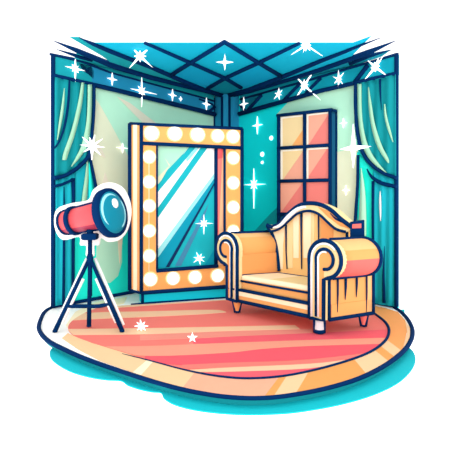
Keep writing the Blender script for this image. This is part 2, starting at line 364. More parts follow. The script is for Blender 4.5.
line(m, WR, [(384.5, 246), (383.5, 275), (384, 303)], (.5, 2.4, 3.6), 0.08)
m.build('edging', ct)

# ================================================================== RUG
rug = thing('rug', 'pink and coral striped stage rug with a cream and orange block border', 'rug', FLOOR(240, 340))
ro = [(68, 328), (75, 319), (98, 308), (128, 306.2), (180, 303.2), (232, 299.8), (300, 300), (350, 306), (374, 315), (385, 322), (389, 331), (384, 342), (366, 354), (330, 366), (290, 375), (255, 378.3), (225, 377), (190, 371), (150, 360.5), (122, 352), (92, 343), (74, 336)]
rc = closed_smooth([(a, b, 0) for a, b in ro], 4)
R1 = [FLOOR(p.x, p.y, 0.002) for p in rc]
def area(P): return sum(P[i-1].x*P[i].y-P[i].x*P[i-1].y for i in range(len(P)))/2
def hullxy(P):
    S = sorted([(p.x, p.y) for p in P]); 
    def half(S):
        h = []
        for p in S:
            while len(h) > 1 and (h[-1][0]-h[-2][0])*(p[1]-h[-2][1])-(h[-1][1]-h[-2][1])*(p[0]-h[-2][0]) <= 0: h.pop()
            h.append(p)
        return h[:-1]
    return [V((a, b, 0)) for a, b in half(S)+half(S[::-1])]
CL = hullxy(R1)
def clip(poly):
    out = poly
    for i in range(len(CL)):
        a, b = CL[i-1], CL[i]; inp = out; out = []
        side = lambda p: (b.x-a.x)*(p.y-a.y)-(b.y-a.y)*(p.x-a.x)
        for k in range(len(inp)):
            p, q_ = inp[k-1], inp[k]; sp, sq = side(p), side(q_)
            if (sp >= 0) != (sq >= 0): out.append(p+(q_-p)*(sp/(sp-sq)))
            if sq >= 0: out.append(q_)
        if len(out) < 3: return []
    return out
m = MB(); m.prism(CL_ := [p+V((0, 0, 0.006)) for p in CL], (0, 0, -0.005), 'salmon')
def stripe(top, bot, col, lay):
    t = smooth([(a, b, 0) for a, b in top], 4); b = smooth([(a, b, 0) for a, b in bot], 4)
    P = clip([FLOOR(p.x, p.y) for p in t+b[::-1]])
    if len(P) > 2:
        Q = [P[0]]
        for p in P[1:]:
            if (p-Q[-1]).length > 1e-4: Q.append(p)
        if (Q[0]-Q[-1]).length < 1e-4: Q.pop()
        m.prism([V((p.x, p.y, 0.0075+lay*0.0006)) for p in Q], (0, 0, -0.002), col)
stripe([(110, 304), (150, 301), (230, 294)], [(110, 309), (150, 306), (230, 300.5)], 'rug_peach', 0)
stripe([(60, 316), (100, 313), (150, 312), (212, 310.5), (226, 312.5)], [(60, 322), (100, 319.5), (150, 317.5), (200, 315), (226, 313)], 'rug_peach', 1)
stripe([(60, 330), (150, 329), (225, 327.5), (295, 326)], [(60, 336), (150, 335), (225, 332), (300, 330)], 'rug_peach', 2)
stripe([(140, 336), (225, 332), (312, 329.5)], [(140, 341), (225, 338), (312, 335)], 'blush', 0)
stripe([(193, 340), (225, 337.8), (310, 334), (395, 330)], [(193, 344.5), (225, 344), (310, 341), (395, 339.5)], 'coral', 1)
stripe([(95, 347.5), (150, 347), (225, 344), (310, 341), (395, 338.5)], [(95, 352), (150, 357), (225, 354), (262, 350), (310, 347), (395, 344.5)], 'light_salmon', 2)
stripe([(145, 357), (225, 354), (262, 350), (310, 347), (395, 344.5)], [(145, 362), (182, 366), (225, 364), (310, 360), (395, 350)], 'red_coral', 1)
stripe([(182, 366), (225, 364), (310, 360.5), (395, 350)], [(182, 370), (225, 369), (310, 365.5), (395, 352)], 'salmon', 2)
stripe([(190, 371), (225, 369), (310, 365), (345, 361)], [(190, 373), (225, 373), (310, 369.5), (345, 362)], 'rug_peach', 3)
stripe([(190, 374), (225, 373), (310, 369.5), (345, 362)], [(190, 390), (225, 390), (310, 385), (345, 370)], 'coral', 1)
m.build('striped_field', rug)
blocks = [([(62, 338), (68, 333), (74, 336), (92, 343), (122, 352), (147, 360), (133, 372), (100, 360.5), (78, 349)], 'cream'),
 ([(147, 360), (153, 361.5), (141, 375), (133, 372)], 'pale_cream'), ([(153, 361.5), (175, 367), (195, 372), (183, 387), (160, 381), (141, 375)], 'cream'),
 ([(195, 372), (225, 377.3), (255, 378.5), (279, 377), (265, 395.5), (250, 396), (225, 394.5), (200, 391), (183, 387)], 'peach'),
 ([(279, 377), (287, 375.5), (274, 395.5), (265, 395.8)], 'amber'), ([(287, 375.5), (309, 371), (296, 393), (274, 395.5)], 'cream'),
 ([(309, 371), (330, 366), (354, 359), (366, 373.5), (350, 380), (325, 387), (296, 393)], 'amber'), ([(354, 359), (374, 349.5), (389, 361.5), (366, 373.5)], 'cream'),
 ([(374, 349.5), (380, 345.5), (395, 357), (389, 361.5)], 'amber'), ([(380, 345.5), (386, 339), (402, 351), (395, 357)], 'cream'),
 ([(386, 339), (389, 331), (385, 322), (374, 315), (366, 308), (371, 305), (386, 308), (398, 312), (405, 320), (407, 331), (402, 351)], 'orange'),
 ([(405, 320), (410, 328), (410, 337), (402, 351), (407, 333)], 'cream'),
 ([(66, 325), (75, 312), (95, 302), (127, 296.5), (124, 303.5), (98, 308.5), (75, 319.5), (68, 328)], 'pale_cream')]
for pts, c in blocks:
    m = MB(); m.prism(FLOOR.pts(pts, 0.0045), (0, 0, -0.004), c); m.build('border_block', rug)
m = MB()
ppts = smooth([(a, b, 0) for a, b in [(372, 312), (385, 322), (389, 331), (384, 342), (366, 354), (330, 366), (290, 375), (255, 378.3), (225, 377), (190, 371), (150, 360.5), (122, 353.5)]], 6)
P = [FLOOR(p.x, p.y, 0.008) for p in ppts]; n_ = len(P)
m.tube(P, [px(2.8*min(1, 0.15+(n_-1-i)/22), p.y) for i, p in enumerate(P)], 'navy'); m.build('piping', rug)

# ================================================================== MIRROR
MP = Plane((-0.941, 5.33, 0), (0.32, -0.947, 0)); mn = MP.n
mir = thing('vanity_mirror', 'tall orange dressing-room mirror framed with round white bulbs', 'mirror', (-0.37, 5.56, 0.0))
m = MB(); m.prism(MP.pts([(142, 292.5), (242, 285), (242, 297), (142, 304)], 0.0), mn*-0.2, 'plinth_teal')
line(m, MP, [(142.5, 293), (142.5, 303)], 3, 0.0); line(m, MP, [(131, 305), (150, 303.3), (242, 297)], 3, 0.0); m.build('plinth', mir)
m = MB()
for q in ([(141, 124), (242, 128.5), (242, 148), (141, 143)], [(141, 143), (157, 143.8), (157, 270.5), (141, 272)], [(224, 147), (242, 148), (242, 266), (224, 266)], [(141, 272), (157, 270.5), (224, 265.5), (242, 264), (242, 285.5), (141, 293)]):
    m.prism(MP.pts(q, 0.0), mn*-0.09, 'frame_amber')
m.build('frame', mir)
m = MB()
a = MP.pts([(141.5, 124), (141.5, 293)], -0.002); b = [on_plane(u, v, MP.p-mn*0.13, mn) for u, v in ((130, 123.5), (130, 290))]
c_ = [p-mn*0.05 for p in a]; d_ = [p+V((0.1, 0.03, 0)) for p in b]
m.hull(a+b+d_, 'frame_orange'); 
s0 = [a[0].lerp(b[0], .35), a[0].lerp(b[0], .68), a[1].lerp(b[1], .68), a[1].lerp(b[1], .35)]
m.prism([p+V((-.004, -.006, 0)) for p in s0], V((.003, .004, 0)), 'pale_cream')
m.build('side_panel', mir)
m = MB(); m.prism(MP.pts([(143, 125.5), (240, 130), (240, 284), (143, 291)], -0.092), mn*-0.035, 'frame_side'); m.build('backboard', mir)
# reveal on the right of the glass
m = MB(); m.prism(MP.pts([(217, 147), (225, 147.5), (225, 266), (217, 266.5)], -0.03), mn*-0.03, 'cream')
m.prism(MP.pts([(217, 147), (222.5, 147.3), (222, 162), (217.5, 266)], -0.026), mn*-0.003, 'pink')
m.prism(MP.pts([(217, 147), (223, 147.3), (222.5, 158), (217, 159)], -0.022), mn*-0.003, 'red'); m.build('reveal', mir)
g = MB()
def gl(pts, c, k): g.prism(MP.pts(pts, -0.045+0.0012*k), mn*-0.0012, c)  # diagonal bands are mirror reflections painted in flat colours
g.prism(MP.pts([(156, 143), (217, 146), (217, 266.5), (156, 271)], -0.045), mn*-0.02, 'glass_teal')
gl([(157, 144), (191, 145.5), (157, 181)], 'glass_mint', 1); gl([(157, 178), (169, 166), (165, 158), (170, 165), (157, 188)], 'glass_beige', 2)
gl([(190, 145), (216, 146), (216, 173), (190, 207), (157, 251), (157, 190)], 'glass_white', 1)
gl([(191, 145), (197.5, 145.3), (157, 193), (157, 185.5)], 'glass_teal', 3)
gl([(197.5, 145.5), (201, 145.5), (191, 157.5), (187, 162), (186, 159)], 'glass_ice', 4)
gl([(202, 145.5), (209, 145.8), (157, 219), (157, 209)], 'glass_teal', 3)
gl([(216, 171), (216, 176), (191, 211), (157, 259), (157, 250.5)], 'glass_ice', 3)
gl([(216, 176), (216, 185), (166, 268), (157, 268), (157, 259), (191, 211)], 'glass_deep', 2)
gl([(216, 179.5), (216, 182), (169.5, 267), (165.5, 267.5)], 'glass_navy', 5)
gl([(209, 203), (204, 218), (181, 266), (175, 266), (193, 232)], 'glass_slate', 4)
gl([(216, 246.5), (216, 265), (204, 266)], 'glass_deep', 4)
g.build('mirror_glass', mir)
m = MB()
for pts, w in (([(141, 124), (242, 128.6)], 2.6), ([(141, 143.2), (242, 148)], 3), ([(141.3, 124), (141.3, 293)], 3), ([(242, 128.6), (242, 286)], 2.8), ([(141, 293), (242, 285.5)], 3.2), ([(157, 144), (157, 271)], 1.6), ([(156.5, 270.8), (218, 266)], 3), ([(224.6, 147.5), (224.6, 266)], 2.0)):
    line(m, MP, pts, w*1.25, 0.004)
line(m, MP, [(216, 147), (216, 266)], 3.6, -0.03)
m.tube([b[0], b[1]], px(4.4, 5.45), 'navy'); m.tube([b[0], a[0]], px(3, 5.4), 'navy'); m.tube([b[1], a[1]], px(3, 5.4), 'navy'); m.build('edging', mir)
m = MB(); line(m, MP, [(149, 150), (149, 290)], 0.8, 0.003, 'pale_cream'); m.build('lamp_cord', mir)
bulbs = [(151.5, 133.3, 8), (174.8, 133.6, 7.8), (197.6, 134.6, 7.8), (217.6, 136, 7), (233, 136.6, 7.2)] + [(149.2, y, 6.8) for y in (157, 182, 206, 231, 256)] + [(150.3, 279.4, 7.4), (173, 278.3, 7.2), (195, 277.2, 7.2), (217.5, 275.6, 7.2)] + [(233.2, y, 6.8) for y in (158, 183, 207.5, 231.5, 255)]
for u, v, r in bulbs:
    c = MP(u, v, 0.0); R = r*c.y/F*.86
    m = MB(); m.lathe([(R*1.24, 0), (R*1.24, .004), (R*1.0, .009)], c, mn, 'bulb_halo', 20); bo = m.build('bulb_halo', mir)  # glow round the bulb put in as a pale, faintly emitting ring
    m = MB(); m.lathe([(R, .002), (R*.98, .018), (R*.85, .034), (R*.6, .045), (R*.3, .05), (.002, .052)], c, mn, 'bulb', 20); m.build('bulb', mir)

# ================================================================== ARMCHAIR
O = V((0.074, 4.93, 0)); FA = V((0.687, -0.727, 0)); SB = V((0.883, 0.47, 0)); WD = 1.197
def L(a, b, z): return O+FA*a+SB*b+V((0, 0, z))
ch = thing('armchair', 'cream and orange scroll-arm armchair with a curved back on the striped rug', 'armchair', L(.6, .25, 0.0))
def box(mb, a0, a1, b0, b1, z0, z1, c): mb.hull([L(a, b, z) for a in (a0, a1) for b in (b0, b1) for z in (z0, z1)], c)
def ln(mb, pts, r, c='navy', sm=0):
    P = [L(*p) for p in (smooth(pts, sm) if sm else pts)]
    if hasattr(r, '__len__') and len(r) != len(P):
        k = len(P)-1; R_ = []
        for i in range(len(P)):
            t = i/k*(len(r)-1); j = min(int(t), len(r)-2); R_.append(r[j]+(r[j+1]-r[j])*(t-j))
        r = R_
    mb.tube(P, r, c)
Z0 = 0.145
m = MB(); box(m, .0, WD, .03, .53, Z0, .27, 'chair_orange'); m.build('base', ch)
m = MB(); box(m, .03, 1.06, -.045, .03, Z0+.01, .262, 'chair_orange'); box(m, .03, 1.06, -.048, -.03, .205, .262, 'chair_pale_cream')
m.build('front_rail', ch)
# seat cushion
def rbox(mb, a0, a1, b0, b1, z0, z1, c, r=.025):
    pts = []
    for a in (a0, a1):
        for b in (b0, b1):
            for z in (z0, z1):
                sa, sb, sz = (1 if a == a0 else -1), (1 if b == b0 else -1), (1 if z == z0 else -1)
                for k in ((0, r, r), (r, 0, r), (r, r, 0), (r*.3, r*.3, r*.3)):
                    pts.append(L(a+sa*k[0], b+sb*k[1], z+sz*k[2]))
    mb.hull(pts, c)
m = MB(); rbox(m, .15, 1.05, -.02, .46, .262, .41, 'chair_orange'); rbox(m, .155, 1.045, -.022, .46, .355, .411, 'chair_pale_cream', .02); rbox(m, .5, 1.045, -.0, .46, .38, .4125, 'chair_cream', .01); m.build('seat_cushion', ch)
# arms
def arm(side):
    A = (lambda a: a) if side > 0 else (lambda a: WD-a)
    ca, cz, r = 1.21, .672, .163
    arm_o = MB()
    # body under the roll
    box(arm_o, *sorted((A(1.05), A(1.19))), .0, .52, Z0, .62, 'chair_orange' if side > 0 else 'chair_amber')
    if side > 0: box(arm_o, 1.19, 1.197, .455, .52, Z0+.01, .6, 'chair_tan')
    root = arm_o.build('arm', ch)
    roll = MB(); e1 = FA*(1 if side > 0 else -1)
    prof = [(r, .0), (r*1.0, .1), (r*1.02, .22), (r*1.02, .34), (r*.98, .40), (r*.86, .43), (r*.6, .45), (.01, .455)] if side > 0 else [(r*.95, .0), (r*.95, .46), (r*.8, .49), (.01, .5)]
    C0 = L(A(ca), 0, cz); zz = V((0, 0, 1)); n = 36; rings = []
    for R_, t in prof:
        rings.append([roll.bm.verts.new(C0+SB*t+(e1*math.cos(2*PI*k/n)+zz*math.sin(2*PI*k/n))*R_) for k in range(n)])
    for i in range(len(rings)-1):
        for k in range(n):
            f = roll.bm.faces.new((rings[i][k], rings[i][(k+1) % n], rings[i+1][(k+1) % n], rings[i+1][k]))
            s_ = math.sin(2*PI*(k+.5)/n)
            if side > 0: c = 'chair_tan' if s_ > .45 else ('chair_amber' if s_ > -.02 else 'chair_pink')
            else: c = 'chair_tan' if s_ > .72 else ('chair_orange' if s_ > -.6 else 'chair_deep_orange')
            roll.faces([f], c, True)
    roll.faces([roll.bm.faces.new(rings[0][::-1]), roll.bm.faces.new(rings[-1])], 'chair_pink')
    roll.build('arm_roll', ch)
    # front scroll panel
    arc = lambda R_, d0, d1, k=22: [(ca+R_*math.cos(math.radians(d0+(d1-d0)*i/k)), cz+R_*math.sin(math.radians(d0+(d1-d0)*i/k))) for i in range(k+1)]
    out = [(1.05, Z0), (1.05, .60)]+arc(r, 180, -80)+[(1.20, .50), (1.197, Z0)]
    sp = MB(); sp.prism([L(A(a), -.055, z) for a, z in out], SB*.06, 'chair_cream')
    inner = [(1.125, .17), (1.125, .62)]+arc(.088, 175, -70)+[(1.20, .585), (1.197, .50), (1.19, .17)]
    sp.prism([L(A(a), -.059, z) for a, z in inner], SB*.006, 'chair_orange' if side > 0 else 'chair_amber')
    sp.build('scroll_panel', ch)
    wp = MB(); ln(wp, [(A(a), -.058, z) for a, z in [(1.072, .16), (1.072, .60)]+arc(r-.028, 178, 40)], .011, 'white')  # white highlight lines of the scroll, laid on as tubes
    ln(wp, [(A(a), -.062, z) for a, z in [(1.146, .17), (1.146, .62)]+arc(.065, 175, 70)], .009, 'white'); wp.build('white_highlight', ch)
    np_ = MB(); w_ = .018
    ln(np_, [(A(a), -.058, z) for a, z in out+[out[0]]], w_)
    ln(np_, [(A(a), -.062, z) for a, z in [(1.125, .17), (1.125, .62)]+arc(.088, 175, -70)+[(1.20, .585)]], 0.0145)
    if side > 0:
        ln(np_, [(ca, b, cz+r*1.01) for b in (0, .2, .39)], w_)
        ln(np_, [(ca+.03, b, cz-r*.99) for b in (0, .2, .37)], w_)
        ln(np_, [(ca+r*1.0*math.cos(math.radians(q)), .395, cz+r*1.0*math.sin(math.radians(q))) for q in range(110, -111, -10)], w_)
        ln(np_, [(1.2, 0, Z0), (1.2, .52, Z0)], .017); ln(np_, [(1.2, .52, Z0), (1.2, .52, .58)], .016); ln(np_, [(1.2, .0, Z0), (1.2, .0, .5)], .016)
    else:
        ln(np_, [(A(ca), b, cz+r*.97) for b in (0, .25, .47)], w_)
    np_.build('piping', ch)
    if side > 0:
        for b, z1, w in ((.10, .20, .010), (.19, .30, .014), (.32, .31, .012), (.44, .165, .009)):
            pl = MB(); ln(pl, [(1.199, b, .53), (1.2, b, (z1+.53)/2), (1.199, b-.005, z1)], (w, w*.8, .003)); pl.build('pleat', ch)
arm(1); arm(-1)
# back: traced onto its own upright plane, given depth
BPn = V((FA.y, -FA.x, 0)); BP = Plane(L(0, .45, 0), BPn if BPn.y < 0 else -BPn)
bn = BP.n
co = [(267, 225), (272, 227), (280, 223), (289, 213), (298, 206), (308, 203.2), (320, 204.5), (331, 210), (341, 219), (353, 228)]
ci = [(271, 231.5), (279, 229), (288, 221.5), (296, 214.5), (304, 211.3), (312, 211.3), (320, 215), (328, 222.5), (336, 229), (346, 232)]
so = smooth([(a, b, 0) for a, b in co], 5); si = smooth([(a, b, 0) for a, b in ci], 5)
def vat(curve, u):
    for i in range(len(curve)-1):
        if curve[i].x <= u <= curve[i+1].x: t = (u-curve[i].x)/max(1e-6, curve[i+1].x-curve[i].x); return curve[i].y+(curve[i+1].y-curve[i].y)*t
    return curve[-1].y
m = MB(); m.prism([BP(p.x, p.y, -.0) for p in si]+BP.pts([(347, 240), (347, 284), (281, 284), (279.5, 270), (276, 245)]), bn*-.10, 'back_tan'); m.build('backrest', ch)
def chan(u0, u1, c, off, vb=268):
    us = [u0+(u1-u0)*i/6 for i in range(7)]
    m.prism([BP(u, vat(si, u)+1, off) for u in us]+[BP(u1-.4, vb, off), BP(u0+.4, vb, off)], bn*-.006, c)
m = MB(); m.prism(BP.pts([(272.5, 231.5), (279, 229.5), (285, 225), (283, 245), (282.5, 269), (280, 269), (277, 245)], .006), bn*-.006, 'chair_pale_cream')
chan(287, 293, 'chair_cream', .006); chan(293, 299, 'chair_pale_cream', .006, 258); chan(303, 311, 'chair_pale_cream', .006, 258); chan(311, 314.5, 'chair_cream', .006); chan(320.5, 333, 'chair_amber', .006); m.build('channel_panel', ch)
m = MB(); m.prism([BP(p.x, p.y, .05) for p in so]+[BP(p.x, p.y, .05) for p in si[::-1]], bn*-.15, 'chair_cream')
cw = [(270, 227.5), (280, 225.5), (289, 216.5), (298, 209), (306, 206.6)]; q = smooth([(a, b, 0) for a, b in cw], 4)
m.tube([BP(p.x, p.y, .052) for p in q], [.012+.014*math.sin(PI*i/(len(q)-1)) for i in range(len(q))], 'white')  # painted white highlight along the crest, laid on as a tube
m.prism(BP.pts([(318, 207), (330, 212), (341, 222), (350, 229), (340, 226), (328, 217)], .055), bn*-.006, 'chair_amber'); m.build('crest_roll', ch)
m = MB()
m.tube([BP(p.x, p.y, .05) for p in so], px(4.2, 4.7), 'navy'); m.tube([BP(p.x, p.y, .05) for p in si], px(2.8, 4.7), 'navy')
line(m, BP, [(267, 225), (268.5, 229), (271.5, 232)], 3, .05)
line(m, BP, [(271, 231), (275.5, 243), (278, 258), (279, 271)], 3.2, .012, sm=4)
line(m, BP, [(286, 224), (286, 250), (287, 269)], (2, 1.4, 1.2), .012); line(m, BP, [(301.2, 212), (301.2, 240), (301.6, 269)], (2.4, 1.6, 1.2), .012); line(m, BP, [(318.5, 214), (318.5, 228), (318.6, 241)], (1.6, 1.6, 1.2), .012)
line(m, BP, [(330, 213), (336, 219), (345, 223.5)], (.6, 2, .6), .056, sm=3)
line(m, BP, [(347, 231), (347, 270)], 3, .0)
m.build('back_piping', ch)
m = MB(); ln(m, [(.16, -.022, .352), (.6, -.024, .352), (1.05, -.022, .352)], .011); ln(m, [(.16, -.03, .265), (1.05, -.03, .265)], .013); ln(m, [(.15, .0, .405), (.2, .40, .405), (1.05, .41, .408)], .012)
ln(m, [(.0, -.047, .262), (1.05, -.05, .262)], .013); ln(m, [(.0, -.045, Z0+.005), (1.06, -.05, Z0+.005)], .018); m.build('seat_piping', ch)
# small pink block behind the right arm
m = MB(); bk = [(352, 222.5), (363, 221), (363.5, 230), (352, 231)]
BK = Plane(L(1.2, .44, 0), (-.2, -1, 0))
m.prism(BK.pts([(350.5, 222), (364.5, 220), (364.5, 238), (350.5, 238)], 0), BK.n*-.06, 'navy'); m.prism(BK.pts([(352.3, 224.3), (361.3, 223.6), (361.3, 228), (352.3, 228.4)], .006), BK.n*-.006, 'chair_pink'); m.build('back_block', ch)
# legs
def leg(a, b, r0, r1, c, tip):
    p = L(a, b, 0); m = MB(); m.lathe([(r1, .016), (r1*1.1, .03), (r0*.9, .11), (r0, .16)], p, (0, 0, 1), c, 16); lo = m.build('leg', ch)
    m = MB(); m.lathe([(r1*1.0, .0115), (r1*1.2, .015), (r1*1.2, tip), (r1*1.05, tip+.008)], p, (0, 0, 1), 'navy', 16)
    cam = (V((0, 0, 0))-V((p.x, p.y, 0))).normalized(); sd = V((-cam.y, cam.x, 0))
    for s_ in (-1, 1): m.tube([p+sd*s_*r1*.95+V((0, 0, .015)), p+sd*s_*r0*.95+V((0, 0, .15))], .017, 'navy')
    t = m.build('foot_cap', lo)
leg(1.10, .0, .043, .040, 'leg_grey', .04); leg(.075, .0, .045, .018, 'chair_amber', .03); leg(1.125, .49, .040, .017, 'salmon', .025); leg(.075, .47, .040, .017, 'chair_amber', .025)

# ================================================================== STUDIO SPOTLIGHT ON TRIPOD
T0 = V((-1.238, 4.31, 0))
tr = thing('tripod', 'navy three-legged tripod standing on the left end of the stage', 'tripod', T0)
feet = [FLOOR(55, 331, 0.012), FLOOR(89, 325.5, 0.024), FLOOR(122, 330.5, 0.024)]
apex = T0+V((0, 0, .655))
m = MB(); m.tube([T0+V((0, 0, .30)), T0+V((0, 0, .84))], px(4.4, 4.3), 'navy', 12); m.build('column', tr)
for f in feet:
    top = apex+(f-apex)*0.02
    m = MB(); m.tube([top, f], [px(3.6, 4.3), px(4.6, 4.3)], 'navy', 10)
    m.lathe([(.012, -.011), (.022, -.009), (.022, .006), (.014, .012)], f, (0, 0, 1), 'navy', 12); lo = m.build('leg', tr)
    # white rail running along the back of each leg
    if f is not feet[1]:
        d = V((0, .02, 0)); o_ = V((.03 if f.x > T0.x else -.03, .012, 0)); w1 = MB()
        w1.tube([top+o_+d, f.lerp(apex, .06)+o_*.8+d], px(3.4, 4.3), 'white'); w1.tube([f.lerp(apex, .70)-o_+d, f.lerp(apex, .1)-o_*.8+d], px(3.4, 4.3), 'white'); w1.build('white_sleeve', lo)
m = MB(); mids = [feet[0].lerp(apex, .33), feet[0].lerp(apex, .33).lerp(T0+V((0, 0, .215)), .5)+V((0, -.02, .0)), T0+V((0, -.02, .21)), feet[2].lerp(apex, .33).lerp(T0+V((0, 0, .215)), .5)+V((0, -.02, .0)), feet[2].lerp(apex, .36)]
m.tube(smooth(mids, 5), px(4, 4.3), 'navy'); m.tube([T0+V((0, 0, .195)), feet[1].lerp(apex, .3)], px(3, 4.3), 'navy'); m.build('spreader', tr)
m = MB(); m.lathe([(.026, .5), (.03, .52), (.03, .56), (.022, .585)], T0+V((0, 0, .1)), (0, 0, 1), 'navy', 14); m.build('collar', tr)
hd = T0+V((0, 0, .815))
m = MB(); m.hull([hd+V((sx*.068*(1 if abs(z-.03) < .025 else .78), sy*.05, z)) for sx in (-1, 1) for sy in (-1, 1) for z in (0, .015, .05, .06)], 'navy'); m.lathe([(.03, .05), (.03, .098)], hd, (0, 0, 1), 'navy', 14); m.build('head', tr)

AX = V((.927, -.375, .19)).normalized(); AP = T0+V((.042, 0, 1.030))
sl = thing('spotlight', 'red barrelled studio spotlight with a large teal lens, mounted on the tripod', 'spotlight', T0+V((0, 0, .93)))
up = (V((0, 0, 1))-AX*AX.z).normalized(); sd = AX.cross(up)
def barrel(prof, name, c, ang=None):
    m = MB(); m.lathe(prof, AP, AX, c, 36, up, ang); return m.build(name, sl)
two = lambda t: 'shade_maroon' if math.cos(t) < -.66 else 'red'  # shade under the barrel painted as a darker lower band
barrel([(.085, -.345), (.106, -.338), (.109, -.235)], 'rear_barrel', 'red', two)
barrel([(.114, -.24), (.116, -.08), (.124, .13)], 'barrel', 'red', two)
barrel([(.132, -.252), (.138, -.245), (.138, -.215), (.132, -.208)], 'collar', 'navy')
barrel([(.12, .11), (.19, .118), (.222, .145), (.228, .185), (.223, .208), (.192, .208)], 'hood', 'navy')
m = MB()
m.tube([AP+AX*-.342+(up*math.cos(2*PI*k/24)+sd*math.sin(2*PI*k/24))*.105 for k in range(24)], .015, 'navy', 8, True)
for s_ in (1, -1):
    view = (EYE-AP).normalized(); w_ = AX.cross(view).normalized()*s_
    m.tube([AP+AX*-.34+w_*.107, AP+AX*-.24+w_*.112, AP+AX*-.08+w_*.118, AP+AX*.1+w_*.124], .015, 'navy')
m.build('edging', sl)
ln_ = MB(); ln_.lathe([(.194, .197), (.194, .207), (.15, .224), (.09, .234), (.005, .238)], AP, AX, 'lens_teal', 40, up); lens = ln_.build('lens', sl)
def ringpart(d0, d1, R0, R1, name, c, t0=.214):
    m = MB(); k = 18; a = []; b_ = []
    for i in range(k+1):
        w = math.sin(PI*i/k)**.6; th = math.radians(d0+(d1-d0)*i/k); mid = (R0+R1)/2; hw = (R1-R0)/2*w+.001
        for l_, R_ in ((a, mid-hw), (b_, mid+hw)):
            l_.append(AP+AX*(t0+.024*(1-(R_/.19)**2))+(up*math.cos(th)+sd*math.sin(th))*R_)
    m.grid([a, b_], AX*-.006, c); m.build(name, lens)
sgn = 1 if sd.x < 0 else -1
ringpart(-30*sgn, 140*sgn, .115, .182, 'lens_glint_arc', 'lens_glint_cyan'); ringpart(-50*sgn, -150*sgn, .145, .182, 'lens_glint_arc', 'lens_glint_cyan'); ringpart(-70*sgn, -110*sgn, .075, .11, 'lens_glint_arc', 'lens_glint_cyan')  # cyan arcs are highlights painted on the lens
dc = AP+AX*.232+up*.078-sd*.012*sgn
m = MB(); m.lathe([(.046, -.012), (.044, .006), (.03, .013), (.004, .016)], dc, AX, 'white', 20, up); m.build('lens_glint_dot', lens)  # white dot is a painted reflection on the lens
# white contour board behind the lamp
wb = MB(); WB = Plane(T0+V((0, .16, 0)), (0, -1, 0))
bo = closed_smooth([(a, b, 0) for a, b in [(54, 222), (57, 209), (72, 203), (88, 200), (93, 190), (103, 183.5), (114, 183), (124, 189), (130, 202), (131, 216), (127, 231), (119, 240), (108, 242), (101, 238), (99, 245), (94, 246), (94, 256), (86, 256), (86, 246), (80, 245), (79, 237), (64, 240), (57, 234)]], 4)
wb.prism([WB(p.x, p.y) for p in bo], (0, .02, 0), 'white'); wb.tube([AP+AX*-.05, WB(88, 217)+V((0, .01, 0))], .03, 'white'); wb.build('contour_board', sl)

# ================================================================== SPARKLES: glints built as glowing white stars
def star(plane, u, v, rays, core, label, off=0.03, group='white sparkles', name='sparkle', thick=.012):
    """rays: list of (angle deg, length px); core: radius px between rays"""
    c = plane(u, v, off); k = c.y/F; core = core*.72
    n = plane.n; right = V((0, 0, 1)).cross(n) if abs(n.z) < .9 else V((1, 0, 0))
    if right.x < 0: right = -right
    right.normalize(); upv = V((0, 0, 1))
    rays = sorted(rays); pts = []; N = len(rays)
    # tips are aimed so that they spread evenly in the star's own plane
    for i in range(N):
        a, l = rays[i]; a2 = rays[(i+1) % N][0]+(360 if i == N-1 else 0)
        pts.append((a, l)); pts.append(((a+a2)/2, core))
    m = MB(); bm = m.bm
    P = [c+(right*math.cos(math.radians(a))*l+upv*math.sin(math.radians(a))*l)*k for a, l in pts]
    A = [bm.verts.new(p) for p in P]; B = [bm.verts.new(p-n*thick) for p in P]
    top = bm.verts.new(c+n*thick); bot = bm.verts.new(c-n*thick); fs = []
    for i in range(len(A)):
        j = (i+1) % len(A)
        fs += [bm.faces.new((A[i], A[j], top)), bm.faces.new((B[j], B[i], bot)), bm.faces.new((A[i], B[i], B[j], A[j]))]
    m.faces(fs, 'sparkle_white')
    return tag(m.build(name), label, 'star light', group)  # 'star light' here is a glint built as a glowing star, not a lamp
def four(r, rv=None, rot=0): return [(0+rot, r), (90+rot, rv or r), (180+rot, r), (270+rot, rv or r)]
def dot(plane, u, v, r, label, off=.012):
    c = plane(u, v, off); m = MB(); R = r*c.y/F
    m.lathe([(R, -.008), (R*.9, .004), (R*.5, .010), (.002, .012)], c, plane.n, 'sparkle_white', 16); return tag(m.build('sparkle_dot'), label, 'dot light', 'white sparkle dots on the right wall')  # 'dot light' here is a glint built as a glowing dot, not a lamp
BO = .075
TL, TR = 'sparkles on the left beam', 'sparkles on the right beam'
star(WL, 75.5, 68.5, four(11, 0)[0:0]+[(0, 11), (180, 11), (90, 12), (270, 15), (45, 5), (135, 5), (225, 5), (315, 5)], 3.4, 'large white star at the left end of the left beam, above the curtain', BO, TL)
star(WL, 112.5, 79, four(6, 6.5), 2, 'small four-pointed star on left beam, right of the curtain top', BO, TL)
star(WL, 142, 91, [(0, 20), (90, 15), (180, 14), (270, 16), (45, 6), (135, 6), (225, 6), (315, 6)], 3.2, 'largest white star on the left beam, above the mirror corner', BO, TL)
star(WL, 172.8, 95, four(6, 6), 1.9, 'small four-pointed star midway along the left beam, beside a tiny diamond', BO, TL)
star(WL, 181, 98.8, four(2.4, 2.4), 1.4, 'tiny white diamond sparkle on the left beam', BO, TL)
star(WL, 206.7, 104, four(6, 6.5), 2, 'white star at the inner end of the left beam, by the corner post', BO, TL)
star(WR, 243.5, 104, four(6.5, 7), 2, 'white star at the inner end of the right beam, by the corner post', BO, TR)
star(WR, 278, 94, [(80, 6), (30, 6), (-20, 5), (-75, 6), (215, 7), (160, 5)], 2.2, 'small six-pointed star on the right beam above the window', BO, TR)
star(WR, 304, 85.2, [(45, 18), (135, 17), (225, 16), (318, 27), (0, 5), (90, 6), (180, 5), (270, 5)], 3.8, 'large white star with crossed diagonal rays above the window', BO, TR)
